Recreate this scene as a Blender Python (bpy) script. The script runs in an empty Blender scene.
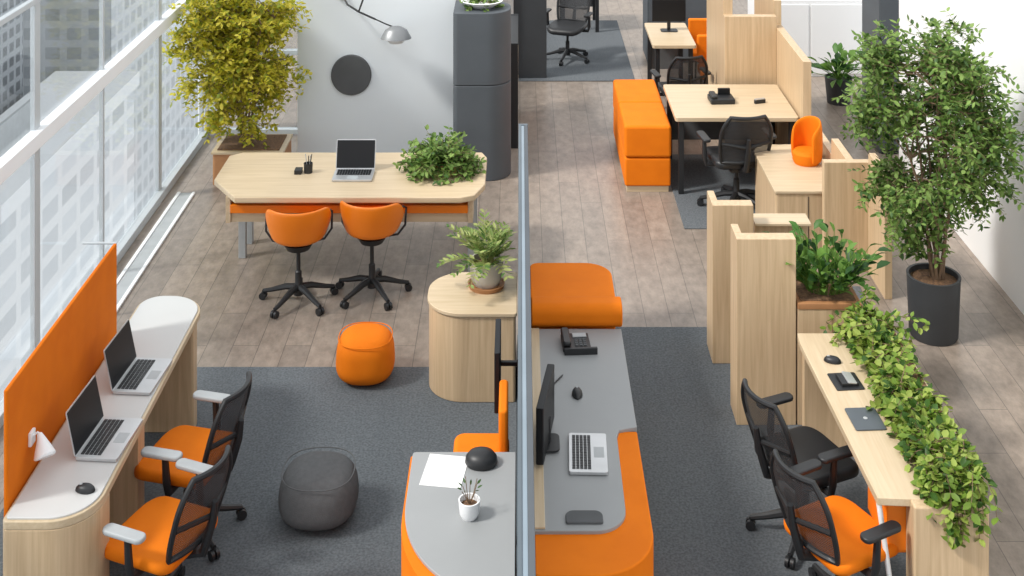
import bpy, bmesh, math, random
from mathutils import Vector, Matrix
random.seed(7)
sc = bpy.context.scene
R = math.radians

# ------------------------------------------------------------------ materials
def nmat(name, col, rough=0.6, metal=0.0, noise=None, bump=0.0, bscale=200, col2=None, spec=0.5, sheen=0):
    m = bpy.data.materials.new(name); m.use_nodes = True
    nt = m.node_tree; b = nt.nodes['Principled BSDF']
    b.inputs['Base Color'].default_value = (*col, 1)
    b.inputs['Roughness'].default_value = rough
    b.inputs['Metallic'].default_value = metal
    b.inputs['Specular IOR Level'].default_value = spec
    if sheen: b.inputs['Sheen Weight'].default_value = sheen
    tc = nt.nodes.new('ShaderNodeTexCoord')
    c2 = col2 or tuple(c*0.88 for c in col)
    n = nt.nodes.new('ShaderNodeTexNoise'); n.inputs['Scale'].default_value = noise or 6; n.inputs['Detail'].default_value = 5
    nt.links.new(tc.outputs['Object'], n.inputs['Vector'])
    r = nt.nodes.new('ShaderNodeValToRGB')
    r.color_ramp.elements[0].position = .35; r.color_ramp.elements[1].position = .65
    r.color_ramp.elements[0].color = (*c2, 1); r.color_ramp.elements[1].color = (*col, 1)
    nt.links.new(n.outputs['Fac'], r.inputs['Fac']); nt.links.new(r.outputs['Color'], b.inputs['Base Color'])
    if bump:
        n2 = nt.nodes.new('ShaderNodeTexNoise'); n2.inputs['Scale'].default_value = bscale; n2.inputs['Detail'].default_value = 3
        nt.links.new(tc.outputs['Object'], n2.inputs['Vector'])
        bp = nt.nodes.new('ShaderNodeBump'); bp.inputs['Strength'].default_value = bump; bp.inputs['Distance'].default_value = .004
        nt.links.new(n2.outputs['Fac'], bp.inputs['Height']); nt.links.new(bp.outputs['Normal'], b.inputs['Normal'])
    return m

def wood(name, a, b_, scale, rough=.42):
    m = bpy.data.materials.new(name); m.use_nodes = True
    nt = m.node_tree; b = nt.nodes['Principled BSDF']; b.inputs['Roughness'].default_value = rough
    tc = nt.nodes.new('ShaderNodeTexCoord'); mp = nt.nodes.new('ShaderNodeMapping')
    mp.inputs['Scale'].default_value = scale
    nt.links.new(tc.outputs['Object'], mp.inputs['Vector'])
    n = nt.nodes.new('ShaderNodeTexNoise'); n.inputs['Scale'].default_value = 1; n.inputs['Detail'].default_value = 8
    n.inputs['Roughness'].default_value = .6; n.inputs['Distortion'].default_value = .4
    nt.links.new(mp.outputs['Vector'], n.inputs['Vector'])
    r = nt.nodes.new('ShaderNodeValToRGB')
    r.color_ramp.elements[0].position = .3; r.color_ramp.elements[1].position = .65
    r.color_ramp.elements[0].color = (*b_, 1); r.color_ramp.elements[1].color = (*a, 1)
    nt.links.new(n.outputs['Fac'], r.inputs['Fac']); nt.links.new(r.outputs['Color'], b.inputs['Base Color'])
    bp = nt.nodes.new('ShaderNodeBump'); bp.inputs['Strength'].default_value = .12; bp.inputs['Distance'].default_value = .002
    nt.links.new(n.outputs['Fac'], bp.inputs['Height']); nt.links.new(bp.outputs['Normal'], b.inputs['Normal'])
    return m
WV = wood('oak_vertical', (.62, .46, .29), (.48, .34, .20), (38, 38, 1.6))
WX = wood('oak_along_x', (.61, .485, .33), (.51, .39, .245), (1.8, 34, 34))
WY = wood('oak_along_y', (.61, .485, .33), (.51, .39, .245), (34, 1.8, 34))
ORG = nmat('orange_fabric', (.80, .195, .005), .75, bump=.35, bscale=350, col2=(.75, .175, .004), spec=.2)
ORP = nmat('orange_plastic', (.82, .205, .006), .4, col2=(.79, .19, .004))
ORL = nmat('orange_felt', (.70, .165, .004), .85, bump=.3, bscale=300, col2=(.65, .145, .003), spec=.2)
BLK = nmat('black_plastic', (.016, .017, .019), .45)
DRK = nmat('dark_screen', (.008, .009, .011), .45, spec=.3)
GRYF = nmat('grey_felt', (.12, .125, .13), .9, bump=.4, bscale=300, spec=.2)
GTOP = nmat('grey_laminate', (.30, .31, .315), .5, col2=(.285, .295, .30), noise=3)
LTOP = nmat('light_laminate', (.56, .56, .55), .45, col2=(.54, .54, .53), noise=3)
WHT = nmat('white_paint', (.82, .83, .84), .6, col2=(.80, .81, .82), noise=2)
WALLP = nmat('wall_paint_cool', (.74, .785, .815), .8, col2=(.725, .77, .805), noise=1.5)
COLM = nmat('grey_column_paint', (.08, .092, .105), .65, noise=3)
PARTM = nmat('partition_blue_grey', (.085, .11, .13), .35, noise=3)
PARTL = nmat('partition_light', (.22, .28, .33), .3, noise=3)
SIL = nmat('aluminium', (.62, .63, .64), .35, metal=.6)
LAMPM = nmat('lamp_grey', (.24, .25, .26), .4, metal=.3)
LGR = nmat('light_grey_plastic', (.42, .44, .45), .5)
POTD = nmat('charcoal_pot', (.038, .041, .045), .6, bump=.2, bscale=60)
POTW = nmat('ceramic_pot', (.55, .53, .49), .55, bump=.2, bscale=40)
SOIL = nmat('soil', (.22, .12, .06), .95, noise=60, bump=.8, bscale=90, col2=(.09, .05, .03))
BARK = nmat('bark', (.20, .13, .08), .9, noise=30, bump=.5, bscale=60)
FRM = nmat('window_frame', (.50, .53, .55), .4, col2=(.47, .50, .52))
PAPER = nmat('paper', (.86, .86, .85), .8, col2=(.85, .85, .84))
BOXW = nmat('planter_timber', (.44, .21, .09), .6, noise=10)

def leafmat(name, col, t):
    m = bpy.data.materials.new(name); m.use_nodes = True
    nt = m.node_tree; b = nt.nodes['Principled BSDF']; out = nt.nodes['Material Output']
    tc = nt.nodes.new('ShaderNodeTexCoord'); n = nt.nodes.new('ShaderNodeTexNoise'); n.inputs['Scale'].default_value = 9
    nt.links.new(tc.outputs['Object'], n.inputs['Vector'])
    r = nt.nodes.new('ShaderNodeValToRGB'); r.color_ramp.elements[0].position = .35; r.color_ramp.elements[1].position = .65
    r.color_ramp.elements[0].color = (*[c*.75 for c in col], 1); r.color_ramp.elements[1].color = (*col, 1)
    nt.links.new(n.outputs['Fac'], r.inputs['Fac']); nt.links.new(r.outputs['Color'], b.inputs['Base Color'])
    b.inputs['Roughness'].default_value = .5; b.inputs['Specular IOR Level'].default_value = .35
    tr = nt.nodes.new('ShaderNodeBsdfTranslucent'); nt.links.new(r.outputs['Color'], tr.inputs['Color'])
    mx = nt.nodes.new('ShaderNodeMixShader'); mx.inputs['Fac'].default_value = t
    nt.links.new(b.outputs[0], mx.inputs[1]); nt.links.new(tr.outputs[0], mx.inputs[2]); nt.links.new(mx.outputs[0], out.inputs['Surface'])
    return m
G_MID = [BARK, leafmat('leaf_a', (.17, .29, .065), .4), leafmat('leaf_b', (.28, .42, .11), .4), leafmat('leaf_c', (.06, .13, .03), .3)]
G_YEL = [BARK, leafmat('leaf_y1', (.62, .58, .05), .5), leafmat('leaf_y2', (.88, .78, .12), .5), leafmat('leaf_y3', (.34, .40, .05), .45)]
G_DRK = [BARK, leafmat('leaf_d1', (.07, .18, .03), .25), leafmat('leaf_d2', (.17, .32, .06), .3), leafmat('leaf_d3', (.025, .075, .018), .2)]
G_LIM = [BARK, leafmat('leaf_l1', (.20, .32, .045), .35), leafmat('leaf_l2', (.38, .48, .10), .35), leafmat('leaf_l3', (.055, .13, .02), .3)]
G_PAL = [BARK, leafmat('leaf_p1', (.26, .37, .10), .35), leafmat('leaf_p2', (.45, .51, .18), .35), leafmat('leaf_p3', (.10, .20, .05), .3)]

def glassmat():
    m = bpy.data.materials.new('window_glass'); m.use_nodes = True
    nt = m.node_tree; nt.nodes.remove(nt.nodes['Principled BSDF']); out = nt.nodes['Material Output']
    t = nt.nodes.new('ShaderNodeBsdfTransparent'); t.inputs['Color'].default_value = (.93, .95, .96, 1)
    g = nt.nodes.new('ShaderNodeBsdfGlossy'); g.inputs['Roughness'].default_value = .03
    mx = nt.nodes.new('ShaderNodeMixShader'); mx.inputs['Fac'].default_value = .12
    nt.links.new(t.outputs[0], mx.inputs[1]); nt.links.new(g.outputs[0], mx.inputs[2]); nt.links.new(mx.outputs[0], out.inputs['Surface'])
    return m
GLASS = glassmat()
def meshmat():
    m = bpy.data.materials.new('chair_mesh_fabric'); m.use_nodes = True
    nt = m.node_tree; b = nt.nodes['Principled BSDF']; out = nt.nodes['Material Output']
    b.inputs['Base Color'].default_value = (.03, .032, .036, 1); b.inputs['Roughness'].default_value = .7
    t = nt.nodes.new('ShaderNodeBsdfTransparent')
    tc = nt.nodes.new('ShaderNodeTexCoord'); w = nt.nodes.new('ShaderNodeTexWave'); w.bands_direction = 'Z'; w.inputs['Scale'].default_value = 28
    nt.links.new(tc.outputs['Object'], w.inputs['Vector'])
    mr = nt.nodes.new('ShaderNodeMapRange'); mr.inputs['To Min'].default_value = .03; mr.inputs['To Max'].default_value = .28
    nt.links.new(w.outputs['Fac'], mr.inputs['Value'])
    mx = nt.nodes.new('ShaderNodeMixShader'); nt.links.new(mr.outputs[0], mx.inputs['Fac'])
    nt.links.new(b.outputs[0], mx.inputs[1]); nt.links.new(t.outputs[0], mx.inputs[2]); nt.links.new(mx.outputs[0], out.inputs['Surface'])
    return m
MESHF = meshmat()

def floor_mat():
    m = bpy.data.materials.new('plank_floor'); m.use_nodes = True
    nt = m.node_tree; b = nt.nodes['Principled BSDF']
    tc = nt.nodes.new('ShaderNodeTexCoord'); mp = nt.nodes.new('ShaderNodeMapping'); mp.inputs['Rotation'].default_value = (0, 0, R(90))
    nt.links.new(tc.outputs['Object'], mp.inputs['Vector'])
    br = nt.nodes.new('ShaderNodeTexBrick'); br.inputs['Scale'].default_value = 1
    br.inputs['Brick Width'].default_value = 1.3; br.inputs['Row Height'].default_value = .19
    br.inputs['Mortar Size'].default_value = .003; br.inputs['Mortar Smooth'].default_value = .3; br.offset = .37
    br.inputs['Color1'].default_value = (.29, .236, .193, 1); br.inputs['Color2'].default_value = (.225, .187, .157, 1)
    br.inputs['Mortar'].default_value = (.12, .10, .085, 1); br.inputs['Bias'].default_value = 0
    nt.links.new(mp.outputs['Vector'], br.inputs['Vector'])
    mp2 = nt.nodes.new('ShaderNodeMapping'); mp2.inputs['Scale'].default_value = (7, 3.6, 1)
    nt.links.new(tc.outputs['Object'], mp2.inputs['Vector'])
    n = nt.nodes.new('ShaderNodeTexNoise'); n.inputs['Scale'].default_value = 1.8; n.inputs['Detail'].default_value = 10; n.inputs['Roughness'].default_value = .72
    nt.links.new(mp2.outputs['Vector'], n.inputs['Vector'])
    mr = nt.nodes.new('ShaderNodeMapRange'); mr.inputs['From Min'].default_value = .3; mr.inputs['From Max'].default_value = .7
    mr.inputs['To Min'].default_value = .68; mr.inputs['To Max'].default_value = 1.32
    nt.links.new(n.outputs['Fac'], mr.inputs['Value'])
    mx = nt.nodes.new('ShaderNodeMix'); mx.data_type = 'RGBA'; mx.blend_type = 'MULTIPLY'; mx.inputs['Factor'].default_value = 1
    nt.links.new(br.outputs['Color'], mx.inputs['A']); nt.links.new(mr.outputs[0], mx.inputs['B'])
    nt.links.new(mx.outputs['Result'], b.inputs['Base Color'])
    b.inputs['Roughness'].default_value = .34
    bp = nt.nodes.new('ShaderNodeBump'); bp.inputs['Strength'].default_value = .12; bp.inputs['Distance'].default_value = .003
    nt.links.new(n.outputs['Fac'], bp.inputs['Height']); nt.links.new(bp.outputs['Normal'], b.inputs['Normal'])
    return m
FLOOR = floor_mat()
CARPET = nmat('carpet_tile', (.15, .163, .175), .95, noise=70, bump=.8, bscale=260, col2=(.095, .106, .116), spec=.1)

def facade(name, wall, glass, w, h):
    m = bpy.data.materials.new(name); m.use_nodes = True
    nt = m.node_tree; b = nt.nodes['Principled BSDF']; b.inputs['Roughness'].default_value = .6
    tc = nt.nodes.new('ShaderNodeTexCoord'); sp = nt.nodes.new('ShaderNodeSeparateXYZ'); nt.links.new(tc.outputs['Object'], sp.inputs[0])
    ad = nt.nodes.new('ShaderNodeMath'); ad.operation = 'ADD'; nt.links.new(sp.outputs['X'], ad.inputs[0]); nt.links.new(sp.outputs['Y'], ad.inputs[1])
    cb = nt.nodes.new('ShaderNodeCombineXYZ'); nt.links.new(ad.outputs[0], cb.inputs['X']); nt.links.new(sp.outputs['Z'], cb.inputs['Y'])
    br = nt.nodes.new('ShaderNodeTexBrick'); br.offset = 0; br.inputs['Scale'].default_value = 1
    br.inputs['Brick Width'].default_value = w; br.inputs['Row Height'].default_value = h; br.inputs['Mortar Size'].default_value = min(w, h)*.2
    br.inputs['Color1'].default_value = (*glass, 1); br.inputs['Color2'].default_value = (*[g*1.3 for g in glass], 1); br.inputs['Mortar'].default_value = (*wall, 1)
    nt.links.new(cb.outputs[0], br.inputs['Vector']); nt.links.new(br.outputs['Color'], b.inputs['Base Color'])
    return m

# ------------------------------------------------------------------ builders
class Grp:
    def __init__(s, name, origin, rot=0, absolute=True):
        e = bpy.data.objects.new(name, None); sc.collection.objects.link(e)
        e.location = origin; e.rotation_euler = (0, 0, rot); e.empty_display_size = .1
        s.e = e; s.off = Vector(origin) if absolute else Vector((0, 0, 0))
def finish(name, me, mat, g, wn=True, angle=38):
    o = bpy.data.objects.new(name, me); sc.collection.objects.link(o)
    for m in (mat if isinstance(mat, list) else [mat]): me.materials.append(m)
    if g is not None:
        me.transform(Matrix.Translation(-g.off)); o.parent = g.e
    for p in me.polygons: p.use_smooth = True
    try: me.set_sharp_from_angle(angle=R(angle))
    except Exception: pass
    if wn:
        w = o.modifiers.new('wn', 'WEIGHTED_NORMAL'); w.keep_sharp = True
    return o
def bevel_bm(bm, w, seg=3):
    if w <= 0: return
    es = [e for e in bm.edges if len(e.link_faces) == 2 and e.calc_face_angle(0) > .7]
    bmesh.ops.bevel(bm, geom=es, offset=w, segments=seg, profile=.5, affect='EDGES', clamp_overlap=True)
def prism(name, pts, z0, z1, mat, g=None, bev=.004, seg=3, xf=None):
    bm = bmesh.new()
    lo = [bm.verts.new((x, y, z0)) for x, y in pts]; hi = [bm.verts.new((x, y, z1)) for x, y in pts]
    n = len(pts); bm.faces.new(list(reversed(lo))); bm.faces.new(hi)
    for i in range(n): bm.faces.new((lo[i], lo[(i+1) % n], hi[(i+1) % n], hi[i]))
    bmesh.ops.recalc_face_normals(bm, faces=bm.faces)
    bevel_bm(bm, bev, seg)
    if xf is not None: bm.transform(xf)
    me = bpy.data.meshes.new(name); bm.to_mesh(me); bm.free()
    return finish(name, me, mat, g)
def box(name, x0, x1, y0, y1, z0, z1, mat, g=None, bev=.004, seg=2, xf=None):
    return prism(name, [(x0, y0), (x1, y0), (x1, y1), (x0, y1)], z0, z1, mat, g, bev, seg, xf)
def rrect(x0, x1, y0, y1, r, n=8):
    if not isinstance(r, (list, tuple)): r = [r]*4
    out = []
    for (cx, cy, sx, sy, a0, rr) in ((x0, y0, 1, 1, 180, r[0]), (x1, y0, -1, 1, 270, r[1]), (x1, y1, -1, -1, 0, r[2]), (x0, y1, 1, -1, 90, r[3])):
        if isinstance(rr, tuple): ra, rb = rr
        else: ra = rb = rr
        if ra <= 0: out.append((cx, cy)); continue
        for i in range(n+1):
            a = R(a0+90*i/n); out.append((cx+sx*ra+ra*math.cos(a), cy+sy*rb+rb*math.sin(a)))
    return out
class MB:
    def __init__(s): s.v = []; s.f = []; s.m = []
    def tube(s, pts, rad, seg=8, mat=0, closed=False):
        pts = [Vector(p) for p in pts]; n = len(pts); base = len(s.v)
        rad = rad if isinstance(rad, (list, tuple)) else [rad]*n
        prev = None
        for i, p in enumerate(pts):
            if closed: t = pts[(i+1) % n]-pts[i-1]
            else: t = pts[min(i+1, n-1)]-pts[max(i-1, 0)]
            if t.length < 1e-9: t = Vector((0, 0, 1))
            t.normalize()
            if prev is None:
                a = t.orthogonal().normalized()
            else:
                a = prev - t*prev.dot(t)
                a = a.normalized() if a.length > 1e-6 else t.orthogonal().normalized()
            prev = a; b = t.cross(a)
            for k in range(seg):
                q = 2*math.pi*k/seg; s.v.append(p+(a*math.cos(q)+b*math.sin(q))*rad[i])
        for i in range(n if closed else n-1):
            j = (i+1) % n
            for k in range(seg):
                s.f.append((base+i*seg+k, base+i*seg+(k+1) % seg, base+j*seg+(k+1) % seg, base+j*seg+k)); s.m.append(mat)
        if not closed:
            s.f.append(tuple(base+k for k in reversed(range(seg)))); s.m.append(mat)
            s.f.append(tuple(base+(n-1)*seg+k for k in range(seg))); s.m.append(mat)
    def lathe(s, prof, seg=40, c=(0, 0, 0), mat=0, sx=1, sy=1):
        base = len(s.v); n = len(prof)
        for r, z in prof:
            for k in range(seg):
                a = 2*math.pi*k/seg; s.v.append(Vector((c[0]+r*sx*math.cos(a), c[1]+r*sy*math.sin(a), c[2]+z)))
        for i in range(n-1):
            for k in range(seg):
                s.f.append((base+i*seg+k, base+i*seg+(k+1) % seg, base+(i+1)*seg+(k+1) % seg, base+(i+1)*seg+k)); s.m.append(mat)
        if prof[0][0] > 1e-5: s.f.append(tuple(base+k for k in reversed(range(seg)))); s.m.append(mat)
        if prof[-1][0] > 1e-5: s.f.append(tuple(base+(n-1)*seg+k for k in range(seg))); s.m.append(mat)
    def cube(s, c, d, mat=0, M=None):
        base = len(s.v)
        for x in (-1, 1):
            for y in (-1, 1):
                for z in (-1, 1):
                    p = Vector((c[0]+x*d[0]/2, c[1]+y*d[1]/2, c[2]+z*d[2]/2)); s.v.append(M @ p if M else p)
        for f in ((0, 1, 3, 2), (4, 6, 7, 5), (0, 4, 5, 1), (2, 3, 7, 6), (0, 2, 6, 4), (1, 5, 7, 3)):
            s.f.append(tuple(base+i for i in f)); s.m.append(mat)
    def leaf(s, p, d, L, W, mat, big=False):
        p = Vector(p); d = Vector(d).normalized()
        side = d.cross(Vector((0, 0, 1)))
        if side.length < .1: side = Vector((1, 0, 0))
        side.normalize(); side = (Matrix.Rotation(random.uniform(-.7, .7), 3, d) @ side)
        nrm = side.cross(d).normalized(); base = len(s.v)
        if not big:
            s.v += [p, p+d*L*.3+side*W*.46+nrm*W*.1, p+d*L*.68+side*W*.4+nrm*W*.08, p+d*L, p+d*L*.68-side*W*.4+nrm*W*.08, p+d*L*.3-side*W*.46+nrm*W*.1, p+d*L*.45-nrm*W*.06]
            for i in range(6): s.f.append((base+i, base+(i+1) % 6, base+6)); s.m.append(mat)
        else:
            q = [(0, .04), (.25, .8), (.55, 1), (.8, .6), (1, .02)]
            for t, w in q:
                c = p+d*L*t-Vector((0, 0, 1))*L*.35*t*t
                s.v += [c+side*W*.5*w+nrm*W*.15*w, c, c-side*W*.5*w+nrm*W*.15*w]
            for i in range(4):
                a = base+3*i
                s.f += [(a, a+1, a+4, a+3), (a+1, a+2, a+5, a+4)]; s.m += [mat]*2
    def done(s, name, mats, g=None, wn=False, angle=38):
        me = bpy.data.meshes.new(name); me.from_pydata([tuple(v) for v in s.v], [], s.f)
        for i, p in enumerate(me.polygons): p.material_index = s.m[i]
        me.update()
        return finish(name, me, mats, g, wn, angle)
def lathe_obj(name, prof, mat, g, c=(0, 0, 0), seg=48, sx=1, sy=1, angle=38):
    b = MB(); b.lathe(prof, seg, c, 0, sx, sy); return b.done(name, mat, g, angle=angle)
def tube_obj(name, pts, rad, mat, g, seg=10, closed=False):
    b = MB(); b.tube(pts, rad, seg, 0, closed); return b.done(name, mat, g)
def rnd(a, b): return random.uniform(a, b)
def lm(): return random.choice((1, 1, 2, 2, 3))

# ------------------------------------------------------------------ room shell
box('floor', -3.45, 4.6, 1.5, 22, -.12, 0, FLOOR, bev=0)
box('wall_right', 3.85, 4.0, 1.5, 12.7, 0, 3.4, WHT, bev=0)
box('wall_back', -3.45, 4.6, 22, 22.15, 0, 3.0, WALLP, bev=0)
g = Grp('partition_wall', (-1.46, 12.9, 0))
box('panel', -2.27, -.66, 12.75, 12.95, 0, 2.8, WALLP, g, .004)
box('plinth', -2.26, -.67, 12.735, 12.75, 0, .07, LGR, g, .002)
# curtain wall on the left
g = Grp('window_1', (-3.4, 8, 0))
for i, y in enumerate([3.0, 5.2, 7.2, 8.8, 10.2, 11.8, 13.4]):
    t = .05 if y in (5.2, 8.8, 11.8) else .018
    box('mullion_%d' % i, -3.43, -3.395, y-t, y+t, 0, 3.3, FRM, g, .004)
for i, (z, h, d) in enumerate([(.04, .04, .04), (1.63, .055, .045), (2.6, .02, .02), (3.3, .05, .04)]):
    box('transom_%d' % i, -3.4-d*.6, -3.39+d, 1.5, 13.45, z-h, z+h, WHT if i == 1 else FRM, g, .004)
box('glass', -3.41, -3.40, 1.5, 13.45, .08, 3.25, GLASS, g, 0)
g = Grp('window_2', (-2.8, 13.5, 0))
for i, x in enumerate([-3.38, -2.85, -2.32]): box('mullion_%d' % i, x-.02, x+.02, 13.47, 13.53, 0, 3.3, FRM, g, .004)
for i, z in enumerate([.05, .9, 2.0, 3.25]): box('transom_%d' % i, -3.4, -2.30, 13.46, 13.54, z-.025, z+.025, FRM, g, .004)
box('glass', -3.38, -2.30, 13.49, 13.50, .08, 3.25, GLASS, g, 0)
box('wall_left_rear', -2.29, -2.25, 12.95, 22, 0, 2.8, WALLP, bev=0)
g = Grp('trim_1', (-3.2, 10, 0))
box('convector_white_a', -3.26, -3.23, 8.9, 11.9, 0, .02, WHT, g, .004)
box('convector_white_b', -3.12, -3.09, 8.9, 11.9, 0, .02, WHT, g, .004)
box('convector_grille', -3.23, -3.12, 8.9, 11.9, 0, .01, LGR, g, .002)
g = Grp('window_rail', (-3.1, 9.6, 0))
tube_obj('post', [(-3.1, 9.55, 0), (-3.1, 9.55, .55)], .012, FRM, g)
tube_obj('bar', [(-3.34, 9.55, .55), (-3.08, 9.55, .55)], .010, FRM, g)

# carpets
def carpet(pts, nm='carpet'):
    prism(nm, pts, 0, .012, CARPET, None, .003, 1)
carpet([(-3.0, 4.0), (-.02, 4.0), (-.02, 8.79), (-3.0, 8.79)])
carpet([(.06, 4.0), (2.35, 4.0), (2.62, 9.0), (2.72, 10.0), (1.75, 10.0), (1.75, 9.35), (.06, 9.35)])
carpet([(1.46, 11.1), (2.55, 11.1), (2.55, 12.9), (1.46, 12.9)])
carpet([(-.05, 15.4), (1.42, 15.4), (1.42, 18.3), (-.05, 18.3)])

# city outside
FA = facade('facade_a', (.30, .32, .34), (.09, .10, .11), .55, .5)
FB = facade('facade_b', (.78, .79, .80), (.55, .57, .59), 1.6, .9)
FC = facade('facade_c', (.62, .64, .66), (.42, .44, .46), .9, .8)
for i, (x0, x1, y0, y1, z1, m) in enumerate([(-34, -17.5, 36, 44, 2, FA), (-17, -14.2, 34, 46, -9.5, FB), (-30, -17, 22, 33, -6, FC),
        (-40, -24, 24, 34, 5, FB), (-26, -17, 52, 66, 6, FC), (-22, -13, 14, 20, -14, FB), (-60, -34, 30, 60, 12, FC), (-18, -13, 70, 84, -4, FB)]):
    g = Grp('office_tower', ((x0+x1)/2, (y0+y1)/2, -40))
    box('tower', x0, x1, y0, y1, -40, z1, m, g, 0)
    box('roof_parapet', x0-.15, x1+.15, y0-.15, y1+.15, z1, z1+.5, WHT, g, 0)
    box('roof_plant', x0+1.5, (x0+x1)/2, y0+1.5, (y0+y1)/2, z1+.5, z1+1.5, LGR, g, 0)
box('street_ground', -120, -4.5, -20, 160, -40.5, -40, WHT, bev=0)

# ------------------------------------------------------------------ furniture kits
def star_base(g, r=.30, zc=.10):
    b = MB()
    for k in range(5):
        a = 2*math.pi*k/5+.35; c, s_ = math.cos(a), math.sin(a)
        b.tube([(c*.02, s_*.02, zc+.02), (c*.1, s_*.1, zc+.015), (c*r*.75, s_*r*.75, zc-.02), (c*r, s_*r, zc-.035)], [.026, .025, .018, .015], 8, 0)
        b.tube([(c*r-s_*.024, s_*r+c*.024, .028), (c*r-s_*.005, s_*r+c*.005, .028)], [.028, .028], 12, 0)
        b.tube([(c*r+s_*.024, s_*r-c*.024, .028), (c*r+s_*.005, s_*r-c*.005, .028)], [.028, .028], 12, 0)
        b.tube([(c*r, s_*r, .026), (c*r, s_*r, .07)], .009, 8, 0)
    b.lathe([(.0, .06), (.036, .06), (.036, .13), (.026, .15), (.026, .24), (.016, .25), (.016, .42), (0, .42)], 16)
    return b.done('star_base', BLK, g)

def office_chair(x, y, rot, seatmat, padmat, name='office_chair', sc_=1.0):
    g = Grp(name, (x, y, .012), rot, False); g.e.scale = (sc_,)*3
    star_base(g)
    box('tilt_mechanism', -.09, .09, -.14, .1, .34, .39, BLK, g, .01)
    o = prism('seat', rrect(-.235, .235, -.21, .25, [.07, .07, .12, .12], 8), .385, .455, seatmat, g, .03, 4)
    for v in o.data.vertices:
        if v.co.y > .12: v.co.z -= (v.co.y-.12)**2*1.6
        v.co.z += .25*v.co.x**2
    b = MB(); nu, nv = 12, 12; BH = .40
    def bp(u, v):
        w = .215*(1-.12*(2*v-1)**2)*(1 if v < .6 else 1-.25*((v-.6)/.4)**2)
        return Vector((w*u, -.235-.03*math.sin(v*3.0)-.11*v*v+.045*u*u, .46+BH*v))
    for j in range(nv+1):
        for i in range(nu+1): b.v.append(bp(2*i/nu-1, j/nv))
    for j in range(nv):
        for i in range(nu):
            a = j*(nu+1)+i; b.f.append((a, a+1, a+nu+2, a+nu+1)); b.m.append(0)
    b.done('back_mesh', MESHF, g)
    per = [bp(u/8-1, 0) for u in range(0, 17)]+[bp(1, v/12) for v in range(1, 12)]+[bp(1-u/8, 1) for u in range(0, 17)]+[bp(-1, 1-v/12) for v in range(1, 12)]
    tube_obj('back_frame', per, .015, BLK, g, 8, True)
    b = MB(); b.tube([bp(0, .55)+Vector((0, -.03, 0)), bp(0, .3)+Vector((0, -.045, 0)), bp(0, 0)+Vector((0, -.04, 0)), (0, -.26, .41), (0, -.12, .365)], [.016, .022, .024, .026, .03], 8)
    b.tube([bp(-.95, .42), bp(0, .35)+Vector((0, -.03, 0)), bp(.95, .42)], .014, 8)
    b.done('back_spine', BLK, g)
    for sx in (-1, 1):
        b = MB(); b.tube([(sx*.12, -.03, .38), (sx*.27, -.03, .39), (sx*.285, -.03, .45), (sx*.285, -.02, .60)], [.02, .02, .022, .018], 8)
        b.done('arm_post', BLK, g)
        prism('arm_pad', rrect(sx*.285-.036, sx*.285+.036, -.12, .12, .033), .595, .622, padmat, g, .01, 3)
    return g

def tub_chair(x, y, rot):
    g = Grp('swivel_shell_chair', (x, y, 0), rot, False)
    star_base(g, .29)
    Z = .03
    b = MB(); seg, rows = 40, 12
    def H(a):
        c = math.cos(a+math.pi/2)
        t = max(0, min(1, (c+.75)/1.3)); return .06+.21*t*t*(3-2*t)
    for j in range(rows+1):
        t = j/rows
        for k in range(seg):
            a = 2*math.pi*k/seg
            if t < .5: r = .18*t*2; z = .46+.03*(t*2)**3
            else:
                q = (t-.5)*2; r = .18+.045*math.sin(q*math.pi/2); z = .49+(H(a)-.01)*q
            b.v.append(Vector((r*math.cos(a)*1.08, r*math.sin(a), z+Z)))
    for j in range(rows):
        for k in range(seg):
            b.f.append((j*seg+k, j*seg+(k+1) % seg, (j+1)*seg+(k+1) % seg, (j+1)*seg+k)); b.m.append(0)
    o = b.done('shell', ORP, g, angle=80); m = o.modifiers.new('s', 'SOLIDIFY'); m.thickness = .024; m.offset = 0
    o.modifiers.new('sub', 'SUBSURF').levels = 1
    lathe_obj('seat_pad', [(0, .475+Z), (.15, .475+Z), (.17, .49+Z), (.165, .51+Z), (.1, .517+Z), (0, .52+Z)], ORG, g)
    lathe_obj('seat_plate', [(0, .40), (.09, .42), (.12, .47), (0, .485)], BLK, g)
    b = MB()
    for s_ in (-1, 1):
        b.tube([(s_*.06, .02, .45), (s_*.2, .04, .47), (s_*.255, .06, .54), (s_*.255, .10, .66), (s_*.245, .02, .70), (s_*.235, -.03, .70)], .009, 8)
    b.done('arm_loops', BLK, g)

def laptop(x, y, z, rot, w=.33, d=.23, screen=True, name='laptop', tilt=18):
    g = Grp(name, (x, y, z), rot, False)
    prism('base', rrect(-w/2, w/2, -d/2, d/2, .012, 4), .003, .02, SIL, g, .003, 2)
    b = MB(); nx, ny = 13, 5
    for i in range(nx):
        for j in range(ny):
            if j == 0 and 3 < i < 9: continue
            b.cube((-w*.43+(i+.5)*w*.86/nx, -d*.08+(j+.5)*d*.5/ny, .0215), (w*.86/nx*.85, d*.5/ny*.82, .003))
    b.cube((0, -d*.08+.5*d*.5/ny, .0215), (w*.86*5/nx*.97, d*.5/ny*.82, .003))
    b.done('keys', BLK, g)
    box('trackpad', -.045, .045, -d*.42, -d*.15, .0195, .0208, LGR, g, 0)
    if screen:
        M = Matrix.Translation((0, d/2-.004, .02)) @ Matrix.Rotation(-R(tilt), 4, 'X')
        prism('lid', rrect(-w/2, w/2, 0, .235, .012, 4), 0, .007, SIL, g, .002, 2, M @ Matrix.Rotation(R(90), 4, 'X') @ Matrix.Translation((0, 0, -.007)))
        box('display', -w/2+.006, w/2-.006, -.0025, .0, .008, .228, DRK, g, 0, 1, M)
    return g

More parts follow.
